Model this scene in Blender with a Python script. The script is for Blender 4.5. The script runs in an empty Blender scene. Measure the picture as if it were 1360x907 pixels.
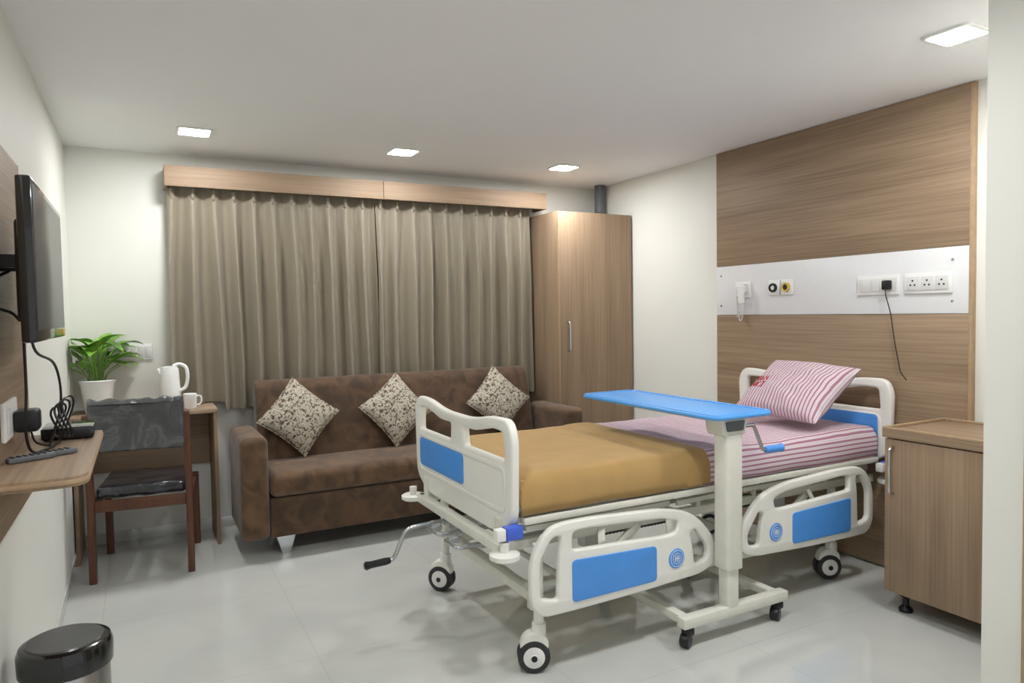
import bpy, bmesh, math, random
from mathutils import Vector, Matrix, noise
random.seed(7)
S=bpy.context.scene; COL=S.collection
S.view_settings.view_transform='Standard'
PI=math.pi
H=2.445; XL=-.37; YB=5.0; XR=3.5

# ---------------------------------------------------------------- materials
def lin(c):
    return tuple(((v/255)/12.92 if v/255<=.04045 else ((v/255+.055)/1.055)**2.4) for v in c)
def base(name):
    m=bpy.data.materials.new(name); m.use_nodes=True
    return m,m.node_tree,m.node_tree.nodes['Principled BSDF']
def N(nt,t,**kw):
    n=nt.nodes.new(t)
    for k,v in kw.items():
        if hasattr(n,k): setattr(n,k,v)
    return n
def ramp(nt,stops,interp='LINEAR'):
    r=nt.nodes.new('ShaderNodeValToRGB'); r.color_ramp.interpolation=interp
    el=r.color_ramp.elements
    while len(el)<len(stops): el.new(.5)
    for e,(p,c) in zip(el,stops):
        e.position=p; e.color=(*c,1)
    return r
def pm(name,c,rough=.5,metal=0,var=.06,scale=20,bump=0,bscale=None,coat=0,sheen=0,stretch=(1,1,1),detail=4,band=(.3,.7),dist=0):
    m,nt,b=base(name); c=lin(c)
    tc=N(nt,'ShaderNodeTexCoord'); mp=N(nt,'ShaderNodeMapping'); mp.inputs['Scale'].default_value=stretch
    n=N(nt,'ShaderNodeTexNoise'); n.inputs['Scale'].default_value=scale; n.inputs['Detail'].default_value=detail; n.inputs['Distortion'].default_value=dist
    nt.links.new(tc.outputs['Object'],mp.inputs[0]); nt.links.new(mp.outputs[0],n.inputs['Vector'])
    r=ramp(nt,[(band[0],tuple(v*(1-var) for v in c)),(band[1],tuple(min(1,v*(1+var)) for v in c))])
    nt.links.new(n.outputs['Fac'],r.inputs[0]); nt.links.new(r.outputs[0],b.inputs['Base Color'])
    b.inputs['Roughness'].default_value=rough; b.inputs['Metallic'].default_value=metal
    b.inputs['Coat Weight'].default_value=coat; b.inputs['Sheen Weight'].default_value=sheen
    if bump:
        n2=N(nt,'ShaderNodeTexNoise'); n2.inputs['Scale'].default_value=bscale or scale*4; n2.inputs['Detail'].default_value=3
        nt.links.new(mp.outputs[0],n2.inputs['Vector'])
        bp=N(nt,'ShaderNodeBump'); bp.inputs['Strength'].default_value=bump; bp.inputs['Distance'].default_value=.01
        nt.links.new(n2.outputs['Fac'],bp.inputs['Height']); nt.links.new(bp.outputs[0],b.inputs['Normal'])
    return m
def wood(name,axis,c1,c2,rough=.5,fine=100):
    m,nt,b=base(name); c1=lin(c1); c2=lin(c2)
    tc=N(nt,'ShaderNodeTexCoord'); mp=N(nt,'ShaderNodeMapping')
    sc=[fine]*3; sc[axis]=2.0; mp.inputs['Scale'].default_value=sc
    nt.links.new(tc.outputs['Object'],mp.inputs[0])
    n=N(nt,'ShaderNodeTexNoise'); n.inputs['Scale'].default_value=1; n.inputs['Detail'].default_value=5; n.inputs['Distortion'].default_value=.3
    nt.links.new(mp.outputs[0],n.inputs['Vector'])
    mp2=N(nt,'ShaderNodeMapping'); s2=[fine*.12]*3; s2[axis]=.6; mp2.inputs['Scale'].default_value=s2
    nt.links.new(tc.outputs['Object'],mp2.inputs[0])
    n2=N(nt,'ShaderNodeTexNoise'); n2.inputs['Scale'].default_value=1; n2.inputs['Detail'].default_value=3
    nt.links.new(mp2.outputs[0],n2.inputs['Vector'])
    mx=N(nt,'ShaderNodeMath',operation='ADD'); h=N(nt,'ShaderNodeMath',operation='MULTIPLY'); h.inputs[1].default_value=.5
    nt.links.new(n.outputs['Fac'],mx.inputs[0]); nt.links.new(n2.outputs['Fac'],mx.inputs[1]); nt.links.new(mx.outputs[0],h.inputs[0])
    r=ramp(nt,[(.32,c1),(.66,c2)]); nt.links.new(h.outputs[0],r.inputs[0])
    nt.links.new(r.outputs[0],b.inputs['Base Color']); b.inputs['Roughness'].default_value=rough
    b.inputs['Specular IOR Level'].default_value=.35
    return m
WC1,WC2=(126,105,84),(164,141,116)
M={}
M['wall']=pm('wall paint',(230,230,223),.6,var=.012,scale=3)
M['ceil']=pm('ceiling paint',(244,244,244),.75,var=.006,scale=2)
M['woodx']=wood('laminate wood along x',0,(138,117,97),(168,145,122),.6)
M['woody']=wood('laminate wood along y',1,WC1,WC2)
M['woodz']=wood('laminate wood upright',2,(132,111,89),(162,138,113),.6)
M['edge']=pm('wood edge band',(172,146,116),.5,var=.08,scale=30)
M['paper']=pm('white laminate',(230,231,232),.3,var=.01)
M['abs']=pm('white moulded plastic',(237,237,230),.3,var=.012,scale=8)
M['steel']=pm('cream powder coated steel',(226,226,215),.4,var=.04,scale=14)
M['blue']=pm('bright blue plastic',(80,152,232),.35,var=.03,scale=10)
M['bluedk']=pm('royal blue plastic',(72,104,212),.35,var=.03)
M['bluetop']=pm('sky blue tray plastic',(90,168,242),.33,var=.02,scale=6)
M['black']=pm('black plastic',(22,22,24),.4,var=.1)
M['gblack']=pm('gloss black plastic',(16,16,18),.12,var=.1,coat=.4)
M['rubber']=pm('dark grey rubber',(46,46,48),.6,var=.1)
M['lidtop']=pm('black lid plastic with painted reflection',(62,62,62),.28,var=.08)  # lid top lighter than its rim: reflection put into the colour
M['chrome']=pm('chrome metal',(200,202,205),.2,1,var=.03)
M['brushed']=pm('brushed steel',(176,176,174),.28,1,var=.08,scale=6,stretch=(30,30,1))
M['grey']=pm('grey plastic pipe',(96,100,104),.5,var=.08)
M['spring']=pm('dark spring steel',(70,70,70),.4,.8,var=.1)
M['white']=pm('white plastic',(238,238,235),.35,var=.01)
M['offw']=pm('soft white plastic',(220,220,217),.4,var=.02)
M['ceram']=pm('white glazed ceramic',(240,240,238),.15,var=.01)
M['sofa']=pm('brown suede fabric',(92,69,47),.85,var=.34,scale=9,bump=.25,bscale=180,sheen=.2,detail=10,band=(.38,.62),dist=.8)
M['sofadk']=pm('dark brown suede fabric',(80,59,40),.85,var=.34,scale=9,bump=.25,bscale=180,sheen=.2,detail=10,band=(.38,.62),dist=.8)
M['curtain']=pm('khaki satin curtain',(136,127,109),.43,var=.04,scale=60,sheen=.2,bump=.03,bscale=300,stretch=(1,1,.1))
M['blanket']=pm('mustard wool blanket',(174,141,88),.95,var=.05,scale=12,bump=.12,bscale=350,sheen=.1)
M['redwood']=wood('reddish brown timber',2,(74,46,33),(106,68,49),.35,60)
M['navy']=pm('dark window glass',(20,24,40),.1,var=.05)
M['screen']=pm('television screen with painted reflection',(72,75,78),.24,var=.05,scale=2)  # grey base colour stands in for the reflection on the screen
M['red']=pm('red print',(180,44,58),.7,var=.04)
M['yellow']=pm('yellow plastic',(214,184,84),.4,var=.03)
M['soil']=pm('dark potting soil',(50,38,28),.95,var=.3,scale=60)
M['leaf']=pm('fresh green leaf',(120,170,62),.38,var=.4,scale=12)
M['stem']=pm('green stem',(120,160,64),.5,var=.1)
M['mag']=pm('printed cover',(196,120,110),.4,var=.5,scale=18)

def emis(name,strength):
    m,nt,b=base(name); b.inputs['Base Color'].default_value=(1,1,1,1)
    n=N(nt,'ShaderNodeTexNoise'); n.inputs['Scale'].default_value=2
    r=ramp(nt,[(0,(1,1,.995)),(1,(.99,.995,1))]); nt.links.new(n.outputs['Fac'],r.inputs[0])
    nt.links.new(r.outputs[0],b.inputs['Emission Color']); b.inputs['Emission Strength'].default_value=strength
    return m
M['lamp']=emis('lit diffuser',178)

def floor_mat():
    m,nt,b=base('polished floor tile')
    tc=N(nt,'ShaderNodeTexCoord'); mp=N(nt,'ShaderNodeMapping'); mp.inputs['Location'].default_value=(.2,.33,0)
    nt.links.new(tc.outputs['Object'],mp.inputs[0])
    br=N(nt,'ShaderNodeTexBrick'); br.offset=0; br.inputs['Scale'].default_value=1
    br.inputs['Brick Width'].default_value=.8; br.inputs['Row Height'].default_value=.8
    br.inputs['Mortar Size'].default_value=.0014; br.inputs['Mortar Smooth'].default_value=.3
    n=N(nt,'ShaderNodeTexNoise'); n.inputs['Scale'].default_value=2.2; n.inputs['Detail'].default_value=5; n.inputs['Distortion'].default_value=.8
    nt.links.new(mp.outputs[0],n.inputs['Vector']); nt.links.new(mp.outputs[0],br.inputs['Vector'])
    r=ramp(nt,[(.3,lin((200,203,199))),(.7,lin((211,213,208)))]); nt.links.new(n.outputs['Fac'],r.inputs[0])
    nt.links.new(r.outputs[0],br.inputs['Color1']); nt.links.new(r.outputs[0],br.inputs['Color2'])
    br.inputs['Mortar'].default_value=(*lin((184,185,180)),1)
    nt.links.new(br.outputs['Color'],b.inputs['Base Color']); b.inputs['Roughness'].default_value=.03
    b.inputs['IOR'].default_value=1.95
    return m
M['floor']=floor_mat()
def stripe_mat():
    m,nt,b=base('pink striped cotton')
    tc=N(nt,'ShaderNodeTexCoord'); sx=N(nt,'ShaderNodeSeparateXYZ'); nt.links.new(tc.outputs['UV'],sx.inputs[0])
    mu=N(nt,'ShaderNodeMath',operation='MULTIPLY'); mu.inputs[1].default_value=44; nt.links.new(sx.outputs['Y'],mu.inputs[0])
    fr=N(nt,'ShaderNodeMath',operation='FRACT'); nt.links.new(mu.outputs[0],fr.inputs[0])
    r=ramp(nt,[(0,lin((172,122,140))),(.42,lin((222,213,219))),(.66,lin((206,176,189))),(.76,lin((222,213,219)))],'CONSTANT')
    nt.links.new(fr.outputs[0],r.inputs[0]); nt.links.new(r.outputs[0],b.inputs['Base Color'])
    b.inputs['Roughness'].default_value=.9
    return m
M['stripe']=stripe_mat()
def cushion_mat():
    m,nt,b=base('brown and cream printed fabric')
    tc=N(nt,'ShaderNodeTexCoord')
    n=N(nt,'ShaderNodeTexNoise'); n.inputs['Scale'].default_value=52; n.inputs['Detail'].default_value=4; n.inputs['Distortion'].default_value=.5
    nt.links.new(tc.outputs['Object'],n.inputs['Vector'])
    r=ramp(nt,[(0,lin((82,72,62))),(.41,lin((132,120,102))),(.47,lin((192,186,170))),(.54,lin((148,137,118))),(.575,lin((202,196,182))),(.62,lin((92,84,72)))],'CONSTANT')
    nt.links.new(n.outputs['Fac'],r.inputs[0]); nt.links.new(r.outputs[0],b.inputs['Base Color']); b.inputs['Roughness'].default_value=.85
    return m
M['print']=cushion_mat()
def wrap_mat(name,c1,c2,c3,st):
    m,nt,b=base(name)
    tc=N(nt,'ShaderNodeTexCoord')
    n=N(nt,'ShaderNodeTexNoise'); n.inputs['Scale'].default_value=6; n.inputs['Detail'].default_value=3; n.inputs['Distortion'].default_value=1.2
    nt.links.new(tc.outputs['Object'],n.inputs['Vector'])
    r=ramp(nt,[(.35,lin(c1)),(.53,lin(c2)),(.57,lin(c3)),(.63,lin(c2))]); nt.links.new(n.outputs['Fac'],r.inputs[0])
    nt.links.new(r.outputs[0],b.inputs['Base Color']); b.inputs['Roughness'].default_value=.2; b.inputs['Coat Weight'].default_value=.6
    bp=N(nt,'ShaderNodeBump'); bp.inputs['Strength'].default_value=st; bp.inputs['Distance'].default_value=.03
    nt.links.new(n.outputs['Fac'],bp.inputs['Height']); nt.links.new(bp.outputs[0],b.inputs['Normal'])
    return m
M['wrapback']=wrap_mat('dark upholstery under clear film',(60,62,64),(74,76,78),(92,94,96),.7)
M['wrapseat']=wrap_mat('black upholstery under clear film',(28,29,34),(38,40,47),(60,62,70),.7)

# ---------------------------------------------------------------- geometry helpers
def rpoly(pts,r,n=5):
    out=[]; k=len(pts)
    for i,p in enumerate(pts):
        p=Vector(p[:2]); a=Vector(pts[i-1][:2]); c=Vector(pts[(i+1)%k][:2])
        rr=r[i] if isinstance(r,(list,tuple)) else r
        d1=(a-p); d2=(c-p); q=min(rr,d1.length*.48,d2.length*.48)
        s=p+d1.normalized()*q; e=p+d2.normalized()*q
        for j in range(n+1):
            t=j/n; v=s*(1-t)**2+p*2*t*(1-t)+e*t*t; out.append((v.x,v.y))
    return out
def rrect(x0,x1,y0,y1,r,n=5): return rpoly([(x0,y0),(x1,y0),(x1,y1),(x0,y1)],r,n)
def MYZ(x): return Matrix(((0,0,1,x),(1,0,0,0),(0,1,0,0),(0,0,0,1)))     # u->Y v->Z
def MXZ(y): return Matrix(((1,0,0,0),(0,0,-1,y),(0,1,0,0),(0,0,0,1)))    # u->X v->Z
def MXY(z): return Matrix.Translation((0,0,z))
def cr(pts,n=6):
    P=[Vector(p) for p in pts]; P=[P[0]*2-P[1]]+P+[P[-1]*2-P[-2]]; out=[]
    for i in range(1,len(P)-2):
        for j in range(n):
            t=j/n; a,b,c,d=P[i-1],P[i],P[i+1],P[i+2]
            out.append(.5*((2*b)+(c-a)*t+(2*a-5*b+4*c-d)*t*t+(3*b-a-3*c+d)*t**3))
    out.append(P[-2]); return out
class MB:
    def __init__(s): s.bm=bmesh.new(); s.uv=None
    def box(s,x0,x1,y0,y1,z0,z1,bev=0,seg=2):
        m=Matrix.Translation(((x0+x1)/2,(y0+y1)/2,(z0+z1)/2))@Matrix.Diagonal((abs(x1-x0),abs(y1-y0),abs(z1-z0),1))
        return s._cube(m,bev,seg)
    def _cube(s,m,bev,seg):
        vs=bmesh.ops.create_cube(s.bm,size=1,matrix=m)['verts']
        if bev:
            es=list({e for v in vs for e in v.link_edges})
            bmesh.ops.bevel(s.bm,geom=es,offset=bev,segments=seg,affect='EDGES',profile=.5)
        return s
    def bar(s,p0,p1,w,h,bev=.003):
        p0=Vector(p0);p1=Vector(p1); d=p1-p0; L=d.length; d.normalize()
        up=Vector((0,0,1)) if abs(d.z)<.95 else Vector((0,1,0))
        sd=d.cross(up).normalized(); u2=sd.cross(d)
        R=Matrix((sd,d,u2)).transposed().to_4x4()
        return s._cube(Matrix.Translation((p0+p1)/2)@R@Matrix.Diagonal((w,L,h,1)),bev,2)
    def tube(s,pts,r,seg=10,sm=0,closed=False):
        P=cr(pts,sm) if sm else [Vector(p) for p in pts]
        rings=[]; k=len(P); prev=None
        for i,p in enumerate(P):
            d=(P[min(i+1,k-1)]-P[max(i-1,0)]).normalized()
            if prev is None:
                a=Vector((0,0,1)) if abs(d.z)<.9 else Vector((1,0,0)); x=d.cross(a).normalized()
            else:
                x=(prev-d*prev.dot(d)).normalized()
            prev=x; y=d.cross(x); rr=r[i] if isinstance(r,list) else r
            rings.append([s.bm.verts.new(p+(x*math.cos(2*PI*j/seg)+y*math.sin(2*PI*j/seg))*rr) for j in range(seg)])
        for a,b in zip(rings,rings[1:]):
            for j in range(seg): s.bm.faces.new((a[j],a[(j+1)%seg],b[(j+1)%seg],b[j]))
        s.bm.faces.new(rings[0][::-1]); s.bm.faces.new(rings[-1])
        return s
    def lathe(s,prof,c=(0,0,0),seg=28,axis=(0,0,1)):
        q=Vector((0,0,1)).rotation_difference(Vector(axis).normalized()); c=Vector(c); rings=[]
        for r,z in prof:
            if r<=1e-6: rings.append([s.bm.verts.new(c+q@Vector((0,0,z)))])
            else: rings.append([s.bm.verts.new(c+q@Vector((r*math.cos(2*PI*j/seg),r*math.sin(2*PI*j/seg),z))) for j in range(seg)])
        for a,b in zip(rings,rings[1:]):
            for j in range(seg):
                k=(j+1)%seg
                if len(a)==1 and len(b)==1: continue
                if len(a)==1: s.bm.faces.new((a[0],b[k],b[j]))
                elif len(b)==1: s.bm.faces.new((a[j],a[k],b[0]))
                else: s.bm.faces.new((a[j],a[k],b[k],b[j]))
        return s
    def plate(s,outline,holes,th,bev,m):
        cu=bpy.data.curves.new('temporary','CURVE'); cu.dimensions='2D'; cu.fill_mode='BOTH'
        cu.extrude=max(th/2-bev,.0002); cu.bevel_depth=bev; cu.bevel_resolution=2
        for k,poly in enumerate([outline]+holes):
            if k: poly=poly[::-1]
            sp=cu.splines.new('POLY'); sp.points.add(len(poly)-1)
            for p,(x,y) in zip(sp.points,poly): p.co=(x,y,0,1)
            sp.use_cyclic_u=True
        ob=bpy.data.objects.new('temporary',cu); COL.objects.link(ob)
        dg=bpy.context.evaluated_depsgraph_get(); dg.update()
        me=bpy.data.meshes.new_from_object(ob.evaluated_get(dg))
        bpy.data.objects.remove(ob); bpy.data.curves.remove(cu)
        me.transform(m); s.bm.from_mesh(me); bpy.data.meshes.remove(me)
        bmesh.ops.remove_doubles(s.bm,verts=s.bm.verts[:],dist=2e-5)
        return s
    def surf(s,fn,nu,nv,uvf=None):
        V=[[s.bm.verts.new(fn(i/nu,j/nv)) for j in range(nv+1)] for i in range(nu+1)]
        uv=s.bm.loops.layers.uv.verify() if uvf else None
        for i in range(nu):
            for j in range(nv):
                f=s.bm.faces.new((V[i][j],V[i+1][j],V[i+1][j+1],V[i][j+1]))
                if uvf:
                    for l,(a,b) in zip(f.loops,((i,j),(i+1,j),(i+1,j+1),(i,j+1))): l[uv].uv=uvf(a/nu,b/nv)
        return s
    def out(s,name,mat,parent=None,ang=38,recalc=True):
        o0=Vector((0,0,0)); p=parent
        while p is not None: o0+=p.location; p=p.parent
        for v in s.bm.verts: v.co-=o0
        if recalc: bmesh.ops.recalc_face_normals(s.bm,faces=s.bm.faces[:])
        for f in s.bm.faces: f.smooth=True
        me=bpy.data.meshes.new(name); s.bm.to_mesh(me); s.bm.free()
        me.set_sharp_from_angle(angle=math.radians(ang))
        me.materials.append(M[mat])
        o=bpy.data.objects.new(name,me); COL.objects.link(o); o.parent=parent
        return o
def thing(name,label,cat,loc=(0,0,0),group=None):
    o=bpy.data.objects.new(name,None); o.empty_display_size=.1; COL.objects.link(o); o.location=loc
    return tag(o,label,cat,group)
def tag(o,label,cat,group=None):
    o['label']=label; o['category']=cat
    if group: o['group']=group
    return o
def struct(o): o['kind']='structure'; return o
def dup(root,label=None):
    r=root.copy(); COL.objects.link(r)
    if label: r['label']=label
    def rec(src,dst):
        for ch in list(src.children):
            c=ch.copy(); COL.objects.link(c); c.parent=dst; rec(ch,c)
    rec(root,r); return r
def nz(x,y,z=0): return noise.noise(Vector((x,y,z)))
def helix(p0,p1,r,turns,n=12):
    p0=Vector(p0);p1=Vector(p1);d=(p1-p0); a=d.normalized(); x=a.orthogonal().normalized(); y=a.cross(x)
    k=int(turns*n)
    return [p0+d*(i/k)+(x*math.cos(2*PI*i/n)+y*math.sin(2*PI*i/n))*r for i in range(k+1)]

# ---------------------------------------------------------------- room shell
struct(MB().box(XL-.1,XR+.1,-1.2,YB+.1,-.1,0).out('floor','floor'))
struct(MB().box(XL-.1,XR+.1,-1.2,YB+.1,H,H+.1).out('ceiling','ceil'))
struct(MB().box(XL-.1,XL,-1.2,YB+.1,0,H).out('wall_left','wall'))
struct(MB().box(XL,XR,YB,YB+.1,0,H).out('wall_back','wall'))
struct(MB().box(XR,XR+.1,1.3,YB+.1,0,H).out('wall_right','wall'))
struct(MB().box(2.45,XR+.1,-.6,1.3,0,H).out('wall_entrance','wall'))
struct(MB().box(2.437,2.45,.2,1.175,0,H-.25,.002).out('trim_1','edge'))
struct(MB().box(XL,XL+.008,2.98,4.99,0,.07,.002).out('baseboard_left','floor'))
struct(MB().box(XL+.01,2.79,YB-.008,YB,0,.07,.002).out('baseboard_back','floor'))
struct(MB().box(XR-.008,XR,3.6,4.48,0,.07,.002).out('baseboard_right','floor'))
w=MB(); w.plate(rrect(.22,2.74,.9,2.2,.005),[rrect(.28,1.45,.96,2.14,.003),rrect(1.51,2.68,.96,2.14,.003)],.02,.003,MXZ(YB-.012))
wo=struct(w.out('window_1','brushed'))
MB().box(.25,2.71,YB-.010,YB-.004,.93,2.17).out('window_pane','navy',wo)

# ---------------------------------------------------------------- ceiling lights
def light(x,y,label):
    t=thing('ceiling_light',label,'ceiling light',(0,0,0),'recessed ceiling lights')
    MB().plate(rrect(-.092,.092,-.092,.092,.03),[rrect(-.08,.08,-.08,.08,.02)],.010,.002,MXY(-.005)).out('frame','white',t)
    b=MB(); b.plate(rrect(-.079,.079,-.079,.079,.02),[],.003,.0005,MXY(-.007)); b.out('diffuser','lamp',t)
    t.location=(x,y,H); return t
L0=light(.305,4.33,'square lit ceiling light nearest the left wall above the plant table')
for x,y,l in ((1.528,4.33,'square lit ceiling light above the middle of the curtains'),(2.746,4.33,'square lit ceiling light in front of the tall wardrobe'),
              (2.82,1.61,'square lit ceiling light near the entrance wall above the bedside cabinet')):
    o=dup(L0,l); o.location=(x,y,H)
for x,y,l in ((.305,1.5,'square lit ceiling light above the television shelf'),(1.528,1.5,'square lit ceiling light over the open floor before the bed')):
    o=dup(L0,l); o.location=(x,y,H)

# ---------------------------------------------------------------- headboard wall panel
t=thing('wall_panel','large wood laminate wall panel with a white service band behind the bed head','wall panel',(3.49,2.72,0))
PX0,PX1=3.472,3.499
MB().box(PX0,PX1,1.915,3.555,1.684,H-.003,.001).out('upper_board','woody',t)
MB().box(PX0,PX1,1.915,3.555,.01,1.358,.001).out('lower_board','woody',t)
bd=MB().box(PX0-.002,PX1,1.915,3.555,1.36,1.682,.001).out('service_band','paper',t)
for y in (1.99,3.51):
    for z in (1.42,1.62): MB().lathe([(0,.004),(.006,.003),(.007,0)],(PX0-.002,y,z),12,(-1,0,0)).out('screw','chrome',bd)
MB().box(PX0-.002,PX1,1.897,1.914,.01,H-.003,.001).out('edge_strip','edge',t)
SX=PX0-.002
def switchboard(y0,y1,zc,label,mods):
    h=.052; t=thing('switch_board',label,'switch board',(SX,(y0+y1)/2,zc))
    MB().box(SX-.012,SX,y0,y1,zc-h,zc+h,.004).out('cover_plate','white',t)
    for k,(ya,yb,kind) in enumerate(mods):
        f=MB().box(SX-.017,SX-.012,ya,yb,zc-.034,zc+.034,.002).out(kind,'offw',t)
        if kind=='socket':
            ym=(ya+yb)/2; b=MB()
            for dy,dz in ((0,.014),(-.011,-.008),(.011,-.008)): b.lathe([(0,.001),(.0048,.001),(.0048,0)],(SX-.0172,ym+dy,zc+dz),10,(-1,0,0))
            b.out('pin_hole','black',f)
    return t
switchboard(2.255,2.49,1.512,'white switch board with two rockers and the black plug in it',[(2.42,2.475,'rocker'),(2.355,2.41,'rocker'),(2.265,2.345,'socket')])
switchboard(1.985,2.225,1.512,'white board of three empty sockets nearest the panel edge',[(2.145,2.21,'socket'),(2.072,2.137,'socket'),(2.0,2.065,'socket')])
t=thing('power_plug','black plug with thin cable dangling down the wood panel','plug',(SX-.03,2.305,1.51))
MB().box(SX-.05,SX-.0175,2.283,2.327,1.485,1.535,.008).out('plug_body','black',t)
MB().tube([(SX-.045,2.305,1.49),(SX-.045,2.30,1.45),(SX-.03,2.285,1.36),(SX-.022,2.268,1.22),(SX-.02,2.245,1.1),(SX-.02,2.235,1.06),(SX-.018,2.205,1.02)],.0028,6,6).out('cable','black',t)
for y,c,lab in ((3.06,'black','square gas outlet with black ring on the white band'),(2.962,'yellow','square gas outlet with yellow ring on the white band')):
    t=thing('gas_outlet',lab,'gas outlet',(SX,y,1.525),'medical gas outlets')
    MB().box(SX-.012,SX,y-.043,y+.043,1.478,1.572,.006).out('cover_plate','white',t)
    MB().lathe([(.018,0),(.018,.016),(.026,.016),(.028,.012),(.028,0)],(SX-.012,y,1.525),24,(-1,0,0)).out('ring',c,t)
    MB().lathe([(0,.013),(.013,.012),(.0175,.0)],(SX-.012,y,1.525),16,(-1,0,0)).out('nozzle','black' if c=='yellow' else 'white',t)
t=thing('nurse_call','white nurse call plate with a coiled cord and hanging handset','nurse call',(SX,3.3,1.52))
MB().box(SX-.012,SX,3.245,3.375,1.468,1.572,.005).out('cover_plate','white',t)
MB().box(SX-.02,SX-.012,3.325,3.362,1.495,1.545,.003).out('rocker','offw',t)
MB().box(SX-.035,SX-.012,3.268,3.31,1.50,1.56,.006).out('holder','offw',t)
MB().tube(helix((SX-.03,3.335,1.48),(SX-.03,3.33,1.34),.010,12,8),.003,5).tube([(SX-.03,3.325,1.335),(SX-.032,3.31,1.322),(SX-.032,3.295,1.35),(SX-.032,3.29,1.44)],.003,6,5).out('coiled_cord','offw',t)
MB().plate(rpoly([(3.277,1.435),(3.303,1.435),(3.310,1.545),(3.270,1.545)],.012),[],.022,.005,MYZ(SX-.046)).out('handset','white',t)

# ---------------------------------------------------------------- curtains and pelmet
t=thing('curtain_pelmet','long wood laminate pelmet box over the curtains','pelmet',(1.52,YB,2.21))
for a,b in ((.16,1.545),(1.548,2.88)): MB().box(a,b,4.80,4.818,2.212,2.338,.0015).out('front_board','woodx',t)
MB().box(.16,2.88,4.818,4.998,2.322,2.338,.001).out('top_board','woodx',t)
for a,b in ((.16,.176),(2.864,2.88)): MB().box(a,b,4.818,4.998,2.212,2.322,.001).out('end_board','woodx',t)
def curtain(x0,x1,folds,label,seed,zb):
    t=thing('curtain',label,'curtain',((x0+x1)/2,4.90,zb),'khaki pleated curtains')
    def fn(u,v):
        x=x0+(x1-x0)*u
        zz=zb if x>.46 else .853
        z=zz+(2.262-zz)*v; w=(1-v)
        g=min(1,w*2.6)
        ph=u*folds*2*PI+2.4*nz(u*4.3,seed,0)*g+1.3*nz(u*3.2,v*.7+seed,2)*w
        a1=.014+.028*g*(1+.6*nz(u*7,seed+4)); a2=.010*g*(.7+.9*nz(u*5,seed+8))
        y=4.902-a1*math.sin(ph)-a2*math.sin(ph*.5+1.2*nz(u*3,seed+2,v))+.004*math.sin(2*ph+1)*g
        x+=.006*math.cos(ph)*g+.024*nz(u*4,v*1.6,seed)*w
        if v<.02: z+=.008*nz(u*8,seed)
        return Vector((x,max(4.848,min(y,4.957)),z))
    MB().surf(fn,folds*22,30).out('cloth','curtain',t,ang=80)
    for k in range(folds):
        x=x0+(x1-x0)*(k+.25)/folds
        MB().lathe([(0,-.01),(.006,0),(.012,.015),(.015,.06),(0,.065)],(x,4.880,2.15),10).out('pinch_pleat','curtain',t)
curtain(.17,1.505,11,'khaki pleated curtain on the plant side, left of the meeting seam',1.7,.80)
curtain(1.510,2.775,10,'khaki pleated curtain hanging next to the wardrobe',5.2,.76)

# ---------------------------------------------------------------- wardrobe and pipe
t=thing('wardrobe','tall narrow wood laminate wardrobe in the back corner beside the curtains','wardrobe',(3.14,4.75,0))
MB().box(2.80,3.485,4.522,4.985,.0,2.16,.002).out('body','woodz',t)
d=MB().box(2.807,3.482,4.502,4.521,.08,2.156,.0015).out('door','woodz',t)
MB().box(2.80,2.8065,4.502,4.521,.0,2.16,.001).out('side_edge','edge',t)
MB().tube([(2.875,4.50,1.10),(2.875,4.475,1.105),(2.875,4.47,1.14),(2.875,4.47,1.28),(2.875,4.475,1.315),(2.875,4.50,1.32)],.007,8,4).out('handle','chrome',d)
t=thing('drain_pipe','short grey plastic pipe rising from the wardrobe top to the ceiling','pipe',(3.43,4.85,2.16))
MB().lathe([(.0,0),(.045,0),(.045,.283),(0,.283)],(3.43,4.85,2.161),20).out('pipe_body','grey',t)
MB().lathe([(.045,0),(.052,.003),(.052,.05),(.045,.055)],(3.43,4.85,2.162),20).out('collar','grey',t)

# ---------------------------------------------------------------- sofa
t=thing('sofa','long brown suede sofa under the curtains','sofa',(1.63,4.5,0))
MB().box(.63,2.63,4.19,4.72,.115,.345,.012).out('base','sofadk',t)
sc=MB().box(.628,2.632,4.165,4.66,.35,.492,.045,5)
bmesh.ops.subdivide_edges(sc.bm,edges=[e for e in sc.bm.edges if e.calc_length()>.25],cuts=14,use_grid_fill=True)
for v in sc.bm.verts:
    if v.co.z>.47: v.co.z+=.010*math.sin(PI*(v.co.x-.628)/2.0)*math.sin(PI*min(1,max(0,(v.co.y-4.165)/.5)))
sc.out('seat_cushion','sofa',t)
for a,b in ((.47,.625),(2.635,2.79)): MB().box(a,b,4.16,4.72,.115,.712,.042,5).out('armrest','sofa',t)
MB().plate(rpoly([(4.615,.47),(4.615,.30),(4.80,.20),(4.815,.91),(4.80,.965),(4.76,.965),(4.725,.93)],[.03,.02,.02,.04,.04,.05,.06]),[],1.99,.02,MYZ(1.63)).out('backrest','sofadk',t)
for x in (.72,2.54):
    for y in (4.27,4.65):
        MB().plate(rpoly([(x-.055,.118),(x-.02,0),(x+.02,0),(x+.055,.118)],.006),[],.07,.004,MXZ(y)).out('leg','chrome',t)
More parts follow.
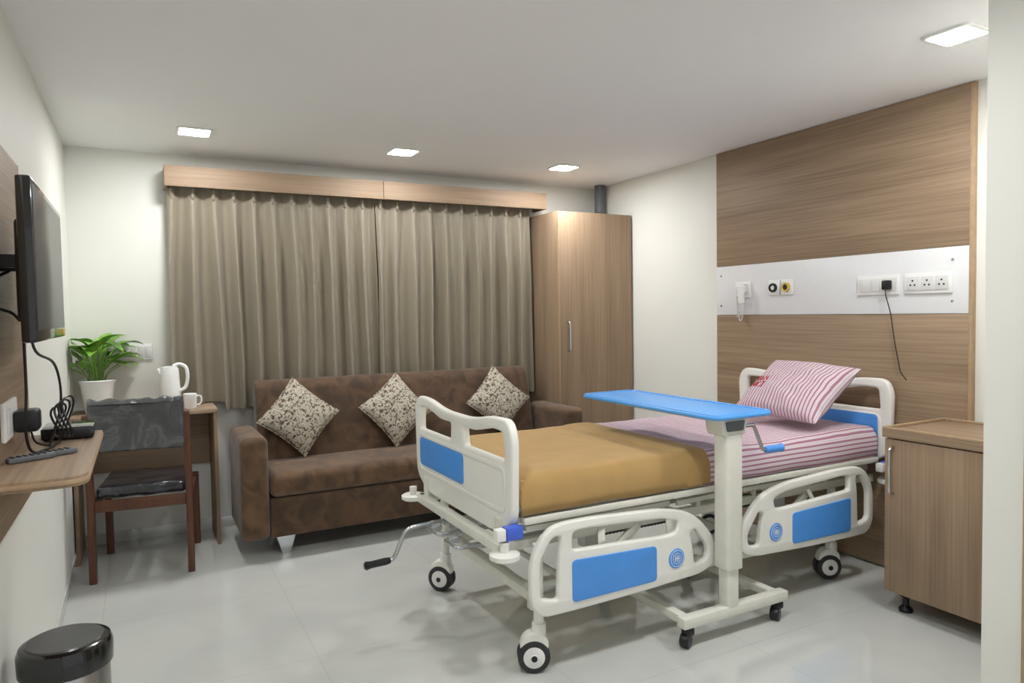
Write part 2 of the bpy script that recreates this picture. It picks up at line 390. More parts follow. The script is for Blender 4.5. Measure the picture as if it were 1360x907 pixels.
def cushion_bm(w,h,tk,n=22,pinch=.08,seed=0,rum=0,swap=False):
    def zf(u,v): return tk/2*max(0,(1-u**2)*(1-v**2))**.42*(1+.08*nz(u*2.5,v*2.5,seed)+rum*(nz(u*3.2,v*3.2,seed+3)+.5*nz(u*7,v*5,seed+6)))
    b=MB()
    for sg in (1,-1):
        def fn(a,c):
            u=2*a-1; v=2*c-1
            return Vector((w/2*u*(1-pinch*(1-v*v)),h/2*v*(1-pinch*(1-u*u)),sg*zf(u,v)))
        b.surf(fn,n,n,(lambda a,c:(c*h,a*w)) if swap else (lambda a,c:(a*w,c*h)))
    bmesh.ops.remove_doubles(b.bm,verts=b.bm.verts[:],dist=1e-5)
    return b,zf
for x,z,tilt,spin,lab in ((.885,.752,72,49,'printed scatter cushion beside the left sofa armrest'),(1.54,.748,70,38,'printed scatter cushion half hidden behind the bed footboard'),(2.33,.752,73,46,'printed scatter cushion near the right sofa armrest')):
    t=thing('scatter_cushion',lab,'cushion',(0,0,0),'printed cushions on the sofa')
    b,_=cushion_bm(.37,.37,.135,seed=x,rum=.06); b.out('cover','print',t,ang=60)
    b=MB()
    ring=[]
    for k in range(64):
        q=k/64*4; e=int(q); f=2*(q-e)-1
        u,v=[(f,-1),(1,f),(-f,1),(-1,-f)][e]
        ring.append((.185*u*(1-.08*(1-v*v)),.185*v*(1-.08*(1-u*u)),0))
    b.tube(ring+[ring[0]],.004,6).out('piping','print',t)
    t.location=(x,4.616,z); t.rotation_euler=(Matrix.Rotation(math.radians(tilt),3,'X')@Matrix.Rotation(math.radians(spin),3,'Z')).to_euler()

# ---------------------------------------------------------------- hospital bed
YN,YF=2.33,3.29
bed=thing('hospital_bed','white adjustable hospital bed with blue panels and lowered side rails','hospital bed',(2.3,2.8,0))
def board(name,x,dy,dz,insy,insz):
    o=[(2.31,.60),(2.44,.535),(3.2,.535),(3.33,.60),(3.345,.93),(3.31,.99),(3.17,.988),(2.98,.955),(2.67,.955),(2.48,.988),(2.33,.99),(2.30,.93)]
    o=[(2.822+(a-2.822)*.982,b+(.006 if b<.7 else -.008)) for a,b in o]
    r=[.05,.08,.08,.05,.05,.05,.08,.12,.12,.08,.05,.05]
    sh=lambda P:[(a+dy,b+dz) for a,b in P]
    h1=rpoly(sh([(2.352,.82),(2.755,.82),(2.765,.922),(2.64,.922),(2.47,.955),(2.365,.952)]),.03)
    h2=rpoly(sh([(2.88,.82),(3.288,.82),(3.28,.952),(3.17,.955),(3.01,.922),(2.87,.922)]),.03)
    b=MB().plate(rpoly(sh(o),r),[h1,h2],.036,.011,MYZ(x)).out(name,'abs',bed,ang=50)
    MB().plate(rrect(2.36+dy,3.285+dy,.625+dz,.807+dz,.04),[rrect(2.372+dy,3.273+dy,.637+dz,.795+dz,.032)],.006,.002,MYZ(x-.0185)).out('moulded_rim','abs',b)
    MB().plate(rrect(*insy,*insz,.025),[],.008,.002,MYZ(x-.019)).out('colour_panel','blue',b)['label']='bright blue inset panel'
board('footboard',1.23,0,0,(2.75,3.265),(.66,.79))
board('headboard',3.425,-.045,.03,(2.33,2.85),(.69,.83))
f=MB()
for y in (YN,YF): f.box(1.27,3.39,y-.018,y+.018,.585,.612,.004)
for x in (1.275,1.8,2.32,2.84,3.37): f.box(x-.018,x+.018,YN+.018,YF-.018,.588,.608,.003)
f.out('mattress_frame','steel',bed)
f=MB(); f.box(1.28,3.38,YN+.021,YF-.021,.609,.617,.001); f.out('mattress_deck','steel',bed)
for x0,x1,dz in ((1.30,2.02,.008),(2.06,2.42,0),(2.46,3.36,.006)):
    MB().bar((x0,2.36,.548+dz),(x1,2.36,.556),.014,.022).out('section_rail','steel',bed)
f=MB()
for y in (2.385,3.235): f.box(1.19,3.40,y-.018,y+.018,.475,.512,.004)
for x in (1.20,1.75,2.3,2.9,3.38): f.box(x-.022,x+.022,2.35 if x in(1.2,3.38) else 2.407,3.27 if x in(1.2,3.38) else 3.213,.475,.512,.003)
for x in (1.22,3.40):
    for y in (2.42,3.2): f.box(x-.014,x+.014,y-.025,y+.025,.50,.60,.003)
f.out('main_frame','steel',bed)
for x in (1.45,1.95,2.2,2.55,3.05):
    for y in (2.378,3.245): MB().box(x-.012,x+.012,y-.006,y+.006,.505,.59,.002).out('frame_strut','steel',bed)
for xa,xb in ((1.42,1.60),(2.50,2.72),(3.2,3.02)):
    MB().bar((xa,2.40,.585),(xb,2.40,.50),.012,.024).out('tilt_link','steel',bed)
f=MB()
for y in (2.36,3.25): f.box(1.31,3.14,y-.02,y+.02,.235,.275,.004)
for x in (1.33,3.12): f.box(x-.025,x+.025,2.36,3.25,.27,.31,.004)
f.out('base_frame','steel',bed)
for y in (2.375,3.235):
    for (xa,xb) in ((1.55,1.86),(2.62,2.93)): MB().bar((xa,y+.0,.26),(xb,y+.0,.485),.02,.035).out('lifting_link','steel',bed)
for xa,xb in ((1.55,1.86),(2.62,2.93)):
    MB().tube([(xa,2.375,.27),(xa,3.235,.27)],.014,10).out('pivot_bar','steel',bed)
    MB().tube([(xb,2.40,.545),(xb,3.22,.545)],.013,10).out('torsion_bar','steel',bed)
for y,x1 in ((2.62,2.2),(2.82,2.9),(3.0,2.2)):
    MB().tube([(1.15,y,.435),(x1,y,.435)],.011,10).lathe([(.0,0),(.02,0),(.02,.05),(0,.05)],(1.22,y,.435),14,(1,0,0)).out('screw_rod','chrome',bed)
MB().tube(helix((1.72,2.52,.44),(2.15,2.52,.44),.028,22,10),.005,6).out('lift_spring','spring',bed)
MB().tube(helix((2.5,2.52,.44),(2.85,2.52,.44),.028,18,10),.005,6).out('lift_spring','spring',bed)
for x in (1.62,2.72):
    MB().box(x,x+.11,2.43,2.49,.40,.53,.01).out('hinge_bracket','offw',bed)
AX=Vector((-.42,-.9,0)).normalized()
def caster(x,y,post_top,ax=AX):
    p=MB().lathe([(0,.15),(.020,.15),(.020,post_top),(0,post_top)],(x,y,0),16).lathe([(0,.19),(.027,.19),(.029,.165),(.029,.145),(0,.145)],(x,y,0),18)
    side=ax.cross(Vector((0,0,1))).normalized(); c=Vector((x,y,.064))+side*.022
    q=Matrix((side,ax,Vector((0,0,1)))).transposed().to_4x4(); q.translation=Vector((x,y,0))+side*.022
    R=q@Matrix(((1,0,0,0),(0,0,-1,0),(0,1,0,0),(0,0,0,1)))
    p.plate(rpoly([(-.046,.085),(-.05,.12),(-.03,.148),(.012,.150),(.040,.128),(.046,.09)],.025),[],.056,.010,R)
    cp=p.out('caster','abs',bed)
    wh=MB()
    for s in (-.019,.019): wh.lathe([(.02,-.014),(.054,-.014),(.0635,-.009),(.0635,.009),(.054,.014),(.02,.014)],c+ax*s,28,ax)
    wh.out('wheel','rubber',cp)
    hb=MB()
    for s in (1,-1): hb.lathe([(0,.008),(.014,.008),(.016,.004),(.036,.004),(.042,0),(.042,-.006)],c+ax*s*.0335,24,ax*s)
    hb.out('hub_cap','white',cp)
    MB().lathe([(0,.003),(.012,.003),(.012,0)],c+ax*.041,14,ax).out('hub_bolt','black',cp)
caster(1.335,2.33,.50); caster(1.325,3.25,.50,Vector((-.75,-.66,0))); caster(3.12,2.39,.47); caster(3.12,3.25,.47)
for x,y in ((1.175,2.30),(1.175,3.29),(3.42,2.27)):
    MB().lathe([(0,.014),(.048,.014),(.058,.008),(.058,-.008),(.048,-.014),(0,-.014)],(x,y,.490),28).lathe([(.018,.014),(.018,.05),(0,.05)],(x,y,.490),14).out('corner_bumper','abs',bed)
for x,y in ((1.215,2.305),(3.405,2.27)):
    bk=MB().box(x-.035,x+.035,y-.02,y+.025,.545,.595,.006).out('corner_block','bluedk',bed)
    MB().box(x-.075,x-.037,y-.018,y+.02,.548,.592,.004).out('corner_label','white',bk)
c=MB().tube([(1.19,3.0,.435),(1.07,3.0,.43),(1.045,3.0,.425),(1.02,3.0,.40),(.985,3.0,.325),(.965,3.0,.30),(.94,3.0,.295)],.0095,10,4).out('crank','chrome',bed)
MB().lathe([(0,0),(.014,0),(.017,.02),(.016,.09),(.02,.11),(.012,.12),(0,.12)],(.955,3.0,.297),16,(-1,0,-.05)).out('grip','gblack',c)
for y in (2.62,2.82):
    c=MB().tube([(1.17,y,.435),(1.13,y,.435),(1.12,y+.02,.435),(1.12,y+.12,.435)],.0095,10,4).out('crank','chrome',bed)
    MB().lathe([(0,0),(.014,0),(.016,.05),(0,.055)],(1.125,y+.11,.435),14,(1,0,0)).out('grip','chrome',c)
RY=2.268
def side_rail(mir,dz):
    mp=(lambda P:[(4.525-x,z+dz) for x,z in P][::-1]) if mir else (lambda P:[(x,z+dz) for x,z in P])
    o=[(1.270,.30),(1.270,.47),(1.345,.577),(1.50,.584),(1.90,.564),(2.06,.527),(2.177,.40),(2.187,.30),(2.10,.268),(1.75,.252),(1.42,.246),(1.31,.248)]
    ro=[.06,.09,.08,.1,.1,.1,.09,.05,.08,.1,.06,.06]
    b=MB()
    holes=[[(1.293,.305),(1.39,.283),(1.397,.46),(1.41,.55),(1.352,.55),(1.293,.46)],
           [(1.435,.468),(1.90,.447),(1.975,.45),(1.992,.515),(1.89,.541),(1.50,.562),(1.44,.556)],
           [(2.06,.295),(2.145,.305),(2.155,.37),(2.075,.475),(2.03,.455),(2.05,.38)]]
    b.plate(rpoly(mp(o),ro[::-1] if mir else ro),[rpoly(mp(h),.03) for h in holes],.032,.009,MXZ(RY))
    r=b.out('side_rail','abs',bed,ang=50)
    pl=[(1.445,.275),(1.855,.28),(1.855,.422),(1.445,.437)]
    MB().plate(rpoly(mp(pl),.018),[],.008,.002,MXZ(RY-.0165)).out('colour_panel','blue',r)['label']='bright blue inset panel'
    ex=1.965 if not mir else 4.525-1.965; ez=.352+dz
    MB().lathe([(0,.004),(.04,.004),(.043,0)],(ex,RY-.0155,ez),32,(0,-1,0)).out('emblem_disc','blue',r)
    em=MB()
    for R in (.034,.022):
        em.tube([(ex+R*math.cos(k*PI/16),RY-.020,ez+R*math.sin(k*PI/16)) for k in range(33)],.0011,5)
    for dx,z0,z1 in ((-.009,-.012,.012),(0,-.014,.014),(.009,-.012,.012)): em.box(ex+dx-.0014,ex+dx+.0014,RY-.021,RY-.0185,ez+z0,ez+z1)
    em.box(ex-.014,ex+.014,RY-.021,RY-.0185,ez-.0014,ez+.0014)
    em.out('emblem_mark','white',r)
    for xx in ((1.62,1.98) if not mir else (2.6,2.95)):
        MB().bar((xx,RY+.03,.33),(xx+(.04 if not mir else -.04),2.365,.50),.03,.016).box(xx-.02,xx+.02,RY+.015,RY+.035,.30,.36,.004).out('rail_hinge','steel',bed)
side_rail(False,0); side_rail(True,.015)

# ---------------------------------------------------------------- bedding
mt=tag(MB().box(1.262,3.385,2.335,3.285,.6185,.752,.03,4).out('mattress','offw'),'white foam mattress under the blanket and striped sheet','mattress')
def section(off,zb):
    P=[(3.285+off,zb),(3.287+off,.66),(3.285+off,.72),(3.275,.742+off*.8),(3.255,.752+off),(3.22,.754+off)]+[(3.22-.84*k/30,.754+off) for k in range(1,31)]+[(2.362,.752+off),(2.345,.742+off*.8),(2.335-off,.72),(2.331-off,.66),(2.333-off,zb)]
    return P
def drape(x0,x1,off,zb,amp,sd,nu,endwrap=0):
    P=section(off,zb); n=len(P)-1
    L=[0]
    for a,b in zip(P,P[1:]): L.append(L[-1]+math.hypot(a[0]-b[0],a[1]-b[1]))
    def fn(u,v):
        y,z=P[round(v*n)]; x=x0+(x1-x0)*u; top=z>.74
        if endwrap and u<.08: z=min(z,.66+.095*(u/.08)**.6); x=x0+.012*(u/.08)
        if top: z+=amp*(nz(x*3.5+sd,y*4,sd)+.6*nz(x*9+y*3,y*7-x*3,sd)+.7)
        else:
            s=1 if y>2.8 else -1; y+=s*amp*.7*(nz(x*6,sd,z*3)+.8)
            if z<zb+.001: z+=.010*nz(x*4,sd+9)
        return Vector((x,y,z))
    return fn,nu,n,(lambda u,v:(x0+(x1-x0)*u,L[round(v*n)]))
fn,nu,n,uvf=drape(1.258,2.17,.012,.624,.004,3.1,50,1)
bl=MB().surf(fn,nu,n,uvf).out('blanket','blanket',ang=80); tag(bl,'mustard blanket covering the foot half of the bed','blanket')
md=bl.modifiers.new('thickness','SOLIDIFY'); md.thickness=.005; md.offset=1
P=section(.017,.630)
def ffn(u,v):
    y,z=P[round(v*(len(P)-1))]; a=math.sin(PI*min(1,max(0,u)))**.25
    x=2.03+.2*u+.006*nz(y*3,2)
    if z>.74: z+=-.006+.016*a*(1+.25*nz(y*4,7))
    else:
        y+=(1 if y>2.8 else -1)*(-.010+.015*a)
    return Vector((x,y,z))
fo=MB().surf(ffn,18,len(P)-1).out('folded_edge','blanket',bl,ang=80)
fn,nu,n,uvf=drape(2.06,3.392,.004,.620,.009,8.4,80)
sh=MB().surf(fn,nu,n,uvf).out('bed_sheet','stripe',ang=80); tag(sh,'pink and white striped sheet on the head half of the bed','bed sheet')
md=sh.modifiers.new('thickness','SOLIDIFY'); md.thickness=.002; md.offset=1
def strokes(b,segs,place,w):
    for a,c in segs:
        b.tube([place(a[0]+(c[0]-a[0])*k/4,a[1]+(c[1]-a[1])*k/4) for k in range(5)],w,5)
GLY=[[((0,0),(0,1)),((0,1),(.6,1)),((.6,1),(.6,.5)),((.6,.5),(0,.5)),((.1,.5),(.6,0))],
     [((0,0),(.3,1)),((.3,1),(.6,0)),((.12,.4),(.48,.4))],
     [((0,0),(0,1)),((0,1),(.6,0)),((.6,0),(.6,1))],
     [((0,0),(0,1)),((0,.5),(.6,1)),((0,.5),(.6,0))],
     [((0,1),(.6,1)),((.3,1),(.3,0)),((0,0),(.6,0))]]
b=MB()
for k in range(3):
    strokes(b,[((2.245+.035*k+a[0]*.038,.69+a[1]*.035),(2.245+.035*k+c[0]*.038,.69+c[1]*.035)) for a,c in GLY[(k+1)%5]],lambda x,z:Vector((x,2.316,z)),.0025)
b.out('printed_mark','red',sh)
pw=thing('pillow','pink and white striped pillow with red print leaning on the bed headboard','pillow')
b,zf=cushion_bm(.57,.42,.18,30,.07,3.3,.15,swap=True)
b.out('pillow_case','stripe',pw,ang=60)
b=MB()
def pl(x,y):
    u=x/.285; v=y/.21
    return Vector((x*(1-.07*(1-v*v)),y*(1-.07*(1-u*u)),zf(u,v)+.0012))
for row in range(2):
    for k in range(3):
        ox=-.235+.036*k; oy=-.03-.048*row
        strokes(b,[((ox+a[0]*.04,oy+a[1]*.037),(ox+c[0]*.04,oy+c[1]*.037)) for a,c in GLY[(k+2*row)%5]],pl,.0024)
b.out('printed_mark','red',pw)
yv=Vector((.77,.06,.61)).normalized(); xv=Vector((.02,-1,.02)); xv=(xv-yv*xv.dot(yv)).normalized(); zv=xv.cross(yv)
Rm=Matrix((xv,yv,zv)).transposed()@Matrix.Rotation(math.radians(-6),3,'Z')
pw.location=(3.130,2.63,.955); pw.rotation_euler=Rm.to_euler()

# ---------------------------------------------------------------- overbed table
TY=2.185
t=thing('overbed_table','blue topped overbed table on a white wheeled column across the bed','overbed table',(2.2,TY,0))
tp=MB().plate(rrect(2.065,2.395,2.12,3.105,.045,6),[],.018,.006,MXY(.95)).out('tabletop','bluetop',t)
MB().plate(rrect(2.067,2.393,2.122,3.103,.04,6),[rrect(2.080,2.380,2.135,3.09,.03,6)],.006,.002,MXY(.960)).out('raised_rim','bluetop',tp)
MB().plate(rrect(2.160,2.244,TY-.032,TY+.047,.016),[],.58,.005,MXY(.58)).out('column_sleeve','steel',t)
MB().plate(rrect(2.172,2.232,TY-.022,TY+.037,.012),[],.2,.003,MXY(.215)).out('inner_column','steel',t)
tb=MB().plate(rpoly([(2.145,.868),(2.26,.868),(2.275,.938),(2.13,.938)],.01),[],.10,.004,MXZ(TY+.02)).out('top_bracket','steel',t)
MB().plate(rpoly([(2.158,.885),(2.247,.885),(2.255,.925),(2.15,.925)],.006),[],.006,.001,MXZ(TY-.034)).out('bracket_cover','grey',tb)
MB().box(2.16,2.24,TY+.075,TY+.75,.916,.938,.004).out('support_arm','steel',t)
MB().box(1.925,2.535,TY-.025,TY+.025,.085,.13,.006).out('base_bar','steel',t)
for x in (1.965,2.49):
    MB().box(x-.022,x+.022,TY+.026,TY+.62,.09,.126,.005).out('foot_bar','steel',t)
    for y in (TY,TY+.58):
        c=MB().lathe([(0,.09),(.012,.09),(.012,.05),(0,.05)],(x,y,0),10).box(x-.022,x+.022,y-.02,y+.02,.05,.084,.008).out('caster','black',t)
        MB().lathe([(0,-.02),(.026,-.02),(.03,-.015),(.03,.015),(.026,.02),(0,.02)],(x-.012,y,.0305),18,(.5,-.86,0)).out('wheel','black',c)
c=MB().tube([(2.245,TY-.01,.895),(2.32,TY-.01,.895),(2.338,TY-.01,.885),(2.385,TY-.01,.79),(2.40,TY-.01,.78),(2.42,TY-.01,.779)],.0085,8,4).out('crank','chrome',t)
MB().lathe([(0,0),(.013,0),(.017,.02),(.016,.085),(.02,.1),(0,.112)],(2.405,TY-.01,.779),14,(1,0,0)).out('grip','blue',c)

# ---------------------------------------------------------------- bedside cabinet
t=thing('bedside_cabinet','low wood laminate bedside cabinet against the wood panel near the entrance','cabinet',(3.23,1.7,0))
MB().box(3.02,3.468,1.40,2.018,.092,.80,.001).out('body','woodz',t)
d=MB().box(3.0,3.019,1.405,2.016,.092,.795,.0015).out('door','woodz',t)
tp=MB().box(2.993,3.47,1.395,2.025,.802,.838,.0015).out('cabinet_top','woody',t)
r=MB()
for a in ((2.993,3.008,1.395,2.025),(3.455,3.47,1.395,2.025),(3.008,3.455,2.01,2.025),(3.008,3.455,1.395,1.41)): r.box(a[0],a[1],a[2],a[3],.8385,.85,.001)
r.out('top_lip','edge',tp)
MB().tube([(3.0,1.975,.55),(2.978,1.975,.555),(2.972,1.975,.58),(2.972,1.975,.73),(2.978,1.975,.755),(3.0,1.975,.76)],.007,8,4).out('handle','chrome',d)
for x,y in ((3.06,1.95),(3.42,1.95),(3.06,1.46),(3.42,1.46)):
    MB().lathe([(0,0),(.03,0),(.03,.014),(.014,.03),(.014,.06),(.03,.075),(.03,.092),(0,.092)],(x,y,0),16).out('leg','black',t)

# ---------------------------------------------------------------- television wall
t=thing('wall_panel','wood laminate board on the left wall behind the television','wall panel',(XL,2.1,.8))
MB().box(XL+.001,-.352,1.0,2.925,.80,1.93,.001).out('board','woody',t)
MB().box(XL+.001,-.351,2.926,2.93,.80,1.93,.0005).out('edge_strip','edge',t)
t=thing('wall_shelf','wood laminate wall shelf with rounded corner below the television','shelf',(XL,2.5,1.0))
def sh_out(e): return rpoly([(-.351,2.09-e),(-.133+e,2.09-e),(-.133+e,2.922),(-.351,2.922)],[.001,.07,.01,.001],7)
MB().plate(sh_out(0),[],.027,.001,MXY(.986)).out('shelf_board','woody',t)
MB().plate(sh_out(.0015),[],.012,.001,MXY(.986)).out('edge_band','edge',t)
t=thing('television','black flat television on a wall bracket above the shelf','television',(-.25,2.4,1.34))
MB().box(-.255,-.222,2.05,2.765,1.345,1.752,.006).out('bezel','gblack',t)
MB().box(-.2225,-.2205,2.072,2.743,1.375,1.735,.001).out('screen','screen',t)
MB().box(-.275,-.254,2.16,2.66,1.40,1.66,.010).out('back_cover','black',t)
MB().box(-.2222,-.2195,2.69,2.74,1.352,1.37,.0005).out('sticker','yellow',t)
MB().box(-.351,-.343,2.24,2.46,1.52,1.60,.003).box(-.347,-.274,2.25,2.275,1.54,1.575,.003).box(-.347,-.274,2.42,2.445,1.54,1.575,.003).out('wall_bracket','black',t)
t=thing('set_top_box','flat black set top box at the far end of the wall shelf','set top box',(-.24,2.84,1.0))
MB().box(-.30,-.15,2.735,2.905,1.004,1.042,.005).out('case','gblack',t)
MB().box(-.29,-.16,2.731,2.736,1.01,1.034,.001).out('front_panel','black',t)
for x in (-.285,-.165): MB().lathe([(0,0),(.008,0),(.008,.005),(0,.005)],(x,2.75,.9997),10).out('foot','rubber',t)
t=thing('wall_socket','white wall socket on the wood board above the shelf','socket',(-.35,2.5,1.12))
MB().box(-.351,-.338,2.36,2.58,1.06,1.17,.004).out('cover_plate','white',t)
MB().box(-.338,-.334,2.38,2.44,1.08,1.15,.002).out('rocker','offw',t)
t=thing('power_adapter','black power adapter plugged into the wall socket by the television','power adapter',(-.31,2.52,1.1))
MB().box(-.3375,-.275,2.48,2.56,1.07,1.135,.01).out('adapter_body','black',t)
MB().tube([(-.3,2.52,1.07),(-.29,2.54,1.03),(-.26,2.6,1.008),(-.24,2.68,1.008),(-.25,2.72,1.012)],.003,6,5).out('cable','black',t)
cab=MB().tube([(-.285,2.33,1.395),(-.285,2.34,1.33),(-.29,2.38,1.2),(-.30,2.42,1.08),(-.29,2.47,1.012),(-.25,2.60,1.006)],.004,6,6)
cab.tube([(-.28,2.40,1.395),(-.27,2.44,1.31),(-.24,2.56,1.27),(-.23,2.62,1.20),(-.235,2.66,1.12),(-.25,2.62,1.05),(-.26,2.58,1.008)],.004,6,6)
cab.tube([(-.30,2.25,1.53),(-.325,2.18,1.50),(-.325,2.2,1.44),(-.30,2.27,1.42),(-.29,2.32,1.40)],.004,6,6)
for k in range(4):
    cy=2.645+.01*k; rr=.048+.006*k
    cab.tube([(-.245+.01*k+.012*math.sin(a*2),cy+rr*math.cos(a)*1.1,1.075+.004*k+rr*math.sin(a)) for a in [i*PI/10 for i in range(21)]],.0035,6)
tag(cab.out('television_cable','black'),'tangled black cables looping from the television to the shelf','cable')
for x,y,a,l in ((-.288,2.395,-62,'slim wrapped remote control nearer the wall on the shelf'),(-.235,2.44,-58,'slim wrapped remote control nearer the shelf edge')):
    t=thing('remote_control',l,'remote control',(0,0,0),'remote controls on the shelf')
    MB().box(-.014,.014,-.06,.06,0,.016,.005).out('case','grey',t)
    b=MB()
    for r in range(6):
        for c in range(3): b.box(-.011+c*.008,-.0055+c*.008,-.05+r*.016,-.042+r*.016,.0155,.0185,.001)
    b.out('key_pad','black',t)
    t.location=(x,y,1.0005); t.rotation_euler=(0,0,math.radians(a))

# ---------------------------------------------------------------- study table and its things
TZ=.845
t=thing('study_table','narrow wood laminate table in the left corner carrying the plant','table',(0,4.8,0))
MB().box(-.365,.40,4.60,4.99,TZ-.025,TZ,.001).out('table_top','woodx',t)
for a,b in ((.378,.398),(-.362,-.342)): MB().box(a,b,4.62,4.99,.0,TZ-.026,.001).out('side_panel','woodz',t)
MB().box(-.341,.377,4.97,4.988,.45,TZ-.026,.001).out('back_panel','woodx',t)
t=thing('switch_board','white switch board on the back wall beside the plant','switch board',(-.02,YB,1.19))
MB().box(-.115,.065,YB-.012,YB,1.14,1.24,.004).out('cover_plate','white',t)
for x in (-.04,0,.04): MB().box(x-.018,x+.016,YB-.016,YB-.012,1.155,1.225,.002).out('rocker','offw',t)
MB().box(-.10,-.06,YB-.016,YB-.012,1.155,1.225,.002).out('socket','offw',t)
PX,PY=-.235,4.80
t=thing('potted_plant','leafy green plant in a round white pot on the corner table','plant',(PX,PY,TZ))
MB().lathe([(0,0),(.06,0),(.068,.006),(.09,.17),(.098,.185),(.1,.192),(.095,.197),(.088,.192),(.084,.175),(0,.175)],(PX,PY,TZ+.001),32).out('pot','ceram',t)
MB().lathe([(0,.008),(.05,.004),(.084,0)],(PX,PY,TZ+.178),24).out('soil','soil',t)
fo=MB(); st=MB(); rnd=random.Random(11)
for k in range(54):
    az=rnd.uniform(0,2*PI); lean=rnd.uniform(.05,1.0); ln=rnd.uniform(.11,.19)
    d=Vector((math.cos(az),math.sin(az),0)); sl=rnd.uniform(.10,.26)*(1-.3*lean)
    b0=Vector((PX,PY,TZ+.18))+d*rnd.uniform(0,.04)
    p1=b0+Vector((0,0,sl*.6))+d*lean*.04; p2=b0+Vector((0,0,sl))+d*lean*.11
    lim=lambda p: Vector((max(p.x,XL+.012),min(p.y,YB-.02),p.z))
    st.tube([lim(b0),lim(p1),lim(p2)],.0025,5,4)
    sd=d.cross(Vector((0,0,1))); wd=ln*rnd.uniform(.19,.28); cv=rnd.uniform(.3,.9); e0=rnd.uniform(.25,1.0)
    def lf(u,v):
        q=p2+d*(ln*u*math.cos(e0-cv*.8*u))+Vector((0,0,ln*u*math.sin(e0-cv*.8*u)))
        w=wd*math.sin(PI*min(1,u**.75))**.8; s=2*v-1
        return lim(q+sd*w*s+Vector((0,0,abs(s)*w*.3)))
    fo.surf(lf,8,4)
fo.out('foliage','leaf',t,ang=80); st.out('stem','stem',t)
KX,KY=.15,4.755
t=thing('kettle','slim white electric kettle with loop handle on the corner table','kettle',(KX,KY,TZ))
MB().lathe([(0,0),(.062,0),(.062,.018),(0,.02)],(KX,KY,TZ+.001),28).out('power_base','offw',t)
MB().lathe([(0,.02),(.058,.02),(.06,.03),(.057,.14),(.054,.235),(.052,.245),(.0,.245)],(KX,KY,TZ+.002),28).out('kettle_body','white',t)
MB().lathe([(.051,0),(.048,.010),(.03,.014),(0,.015)],(KX,KY,TZ+.247),24).out('lid','offw',t)
MB().tube([(KX+.02,KY-.01,TZ+.262),(KX+.055,KY-.015,TZ+.272),(KX+.09,KY-.02,TZ+.25),(KX+.098,KY-.02,TZ+.19),(KX+.085,KY-.016,TZ+.13),(KX+.055,KY-.012,TZ+.11)],.011,10,5).out('handle','white',t)
MB().tube([(KX-.045,KY,TZ+.215),(KX-.06,KY,TZ+.238),(KX-.066,KY,TZ+.248)],[.018,.012,.009],10).out('spout','white',t)
m0=thing('mug','white mug beside the kettle on the corner table','mug',(0,0,0))
MB().lathe([(0,0),(.03,0),(.035,.006),(.039,.09),(.037,.092),(.035,.088),(.032,.012),(0,.01)],(0,0,0),24).out('cup_body','ceram',m0)
MB().tube([(.035,0,.075),(.057,0,.075),(.063,0,.05),(.054,0,.026),(.034,0,.022)],.005,8,4).out('handle','ceram',m0)
m0.location=(.256,4.685,TZ+.001); m0.rotation_euler=(0,0,math.radians(-10))
t=thing('magazine','thin pinkish magazine lying flat on the corner table','magazine',(-.0,4.72,TZ))
MB().box(-.08,.07,4.66,4.86,TZ+.001,TZ+.007,.001).out('pages','paper',t)
MB().box(-.081,.071,4.659,4.861,TZ+.0072,TZ+.0085).out('cover','mag',t)

# ---------------------------------------------------------------- chair
t=thing('dining_chair','dark timber chair with film wrapped padding tucked at the corner table','chair')
for s in (-1,1):
    x=.2375*s
    MB().plate(rpoly([(-.285,0),(-.25,0),(-.235,.44),(-.285,.895),(-.318,.895),(-.275,.44)],.008),[],.034,.004,MYZ(x)).out('rear_leg','redwood',t)
    MB().plate(rpoly([(.235,0),(.265,0),(.275,.44),(.225,.44)],.005),[],.036,.004,MYZ(x)).out('front_leg','redwood',t)
for a,b in ((-.272,-.248),(.24,.264)): MB().box(-.22,.22,a,b,.375,.435,.004).out('apron','redwood',t)
for s in (-1,1): MB().box(.2255*s,.2495*s,-.245,.24,.375,.435,.004).out('side_rail','redwood',t)
def pad(b,x0,x1,y0,y1,z0,z1,bev,amp,sd):
    b.box(x0,x1,y0,y1,z0,z1,bev,3)
    bmesh.ops.subdivide_edges(b.bm,edges=[e for e in b.bm.edges if e.calc_length()>.1],cuts=10,use_grid_fill=True)
    for v in b.bm.verts:
        c=v.co; k=amp*(nz(c.x*14+sd,c.y*14,c.z*14)+.5*nz(c.x*30,c.y*30,c.z*30+sd)); v.co+=Vector((k*.4,k,k))
    return b
pad(MB(),-.218,.218,-.24,.25,.436,.50,.02,.006,2).out('seat','wrapseat',t,ang=60)
b=pad(MB(),-.228,.228,-.025,.025,.0,.27,.018,.005,5)
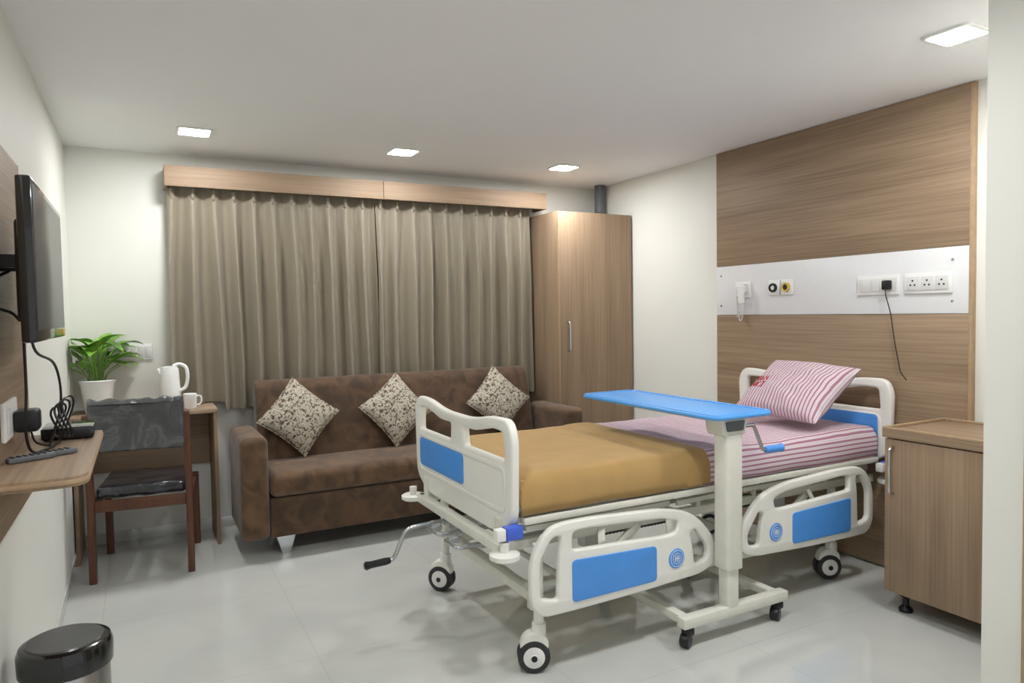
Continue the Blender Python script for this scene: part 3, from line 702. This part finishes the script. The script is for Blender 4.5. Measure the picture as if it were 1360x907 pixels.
for v in b.bm.verts:
    z=v.co.z; v.co=Vector((v.co.x,v.co.y-.285-.12*z+.02*(1-(v.co.x/.228)**2),z+.695))
b.out('backrest','wrapback',t,ang=60)
b=MB().surf(lambda u,v:Vector((-.225+.45*u,-.345+.05*v+.012*nz(u*6,v*3,1),.955+.022*math.sin(PI*v)*(1+nz(u*9,v,3)))),30,6).out('film_flap','wrapback',t,ang=70)
t.location=(.005,4.512,0); t.rotation_euler=(0,0,math.radians(-7))

# ---------------------------------------------------------------- pedal bin
BX,BY=-.222,2.37
t=thing('pedal_bin','round steel bin with black lid on the floor below the television shelf','bin',(BX,BY,0))
MB().lathe([(0,0),(.116,0),(.118,.004),(.118,.035),(.112,.04),(0,.04)],(BX,BY,0),36).out('foot_ring','black',t)
MB().lathe([(.111,.036),(.111,.41),(.108,.415),(0,.415)],(BX,BY,0),40).out('steel_body','brushed',t)
ld=MB().lathe([(.113,.40),(.120,.402),(.121,.455),(.114,.472),(.104,.476),(0,.478)],(BX,BY,0),40).out('lid','gblack',t)
MB().lathe([(.100,0),(.096,.004),(0,.0055)],(BX,BY,.4765),36).out('lid_top','lidtop',ld)
MB().box(BX-.03,BX+.03,BY+.105,BY+.135,.40,.46,.008).out('hinge','black',t)
MB().box(BX+.02,BX+.08,BY-.17,BY-.095,.012,.022,.004).out('pedal','black',t)

# ---------------------------------------------------------------- world and camera
wd=bpy.data.worlds.new('World'); S.world=wd; wd.use_nodes=True
bg=wd.node_tree.nodes['Background']; bg.inputs[0].default_value=(.97,.985,1,1); bg.inputs[1].default_value=.72
X=Vector((1750,67.5,-929)).normalized(); Y=Vector((-494,30.5,-929)); Y=(Y-X*Y.dot(X)).normalized(); Z=X.cross(Y)
cd=bpy.data.cameras.new('Camera'); cam=bpy.data.objects.new('Camera',cd); COL.objects.link(cam)
cd.sensor_fit='HORIZONTAL'; cd.sensor_width=36; cd.lens=929/1360*36; cd.clip_start=.05
R=Matrix((X,Y,Z)).to_4x4()
cam.matrix_world=Matrix.Translation((0,0,1.4))@R
S.camera=cam
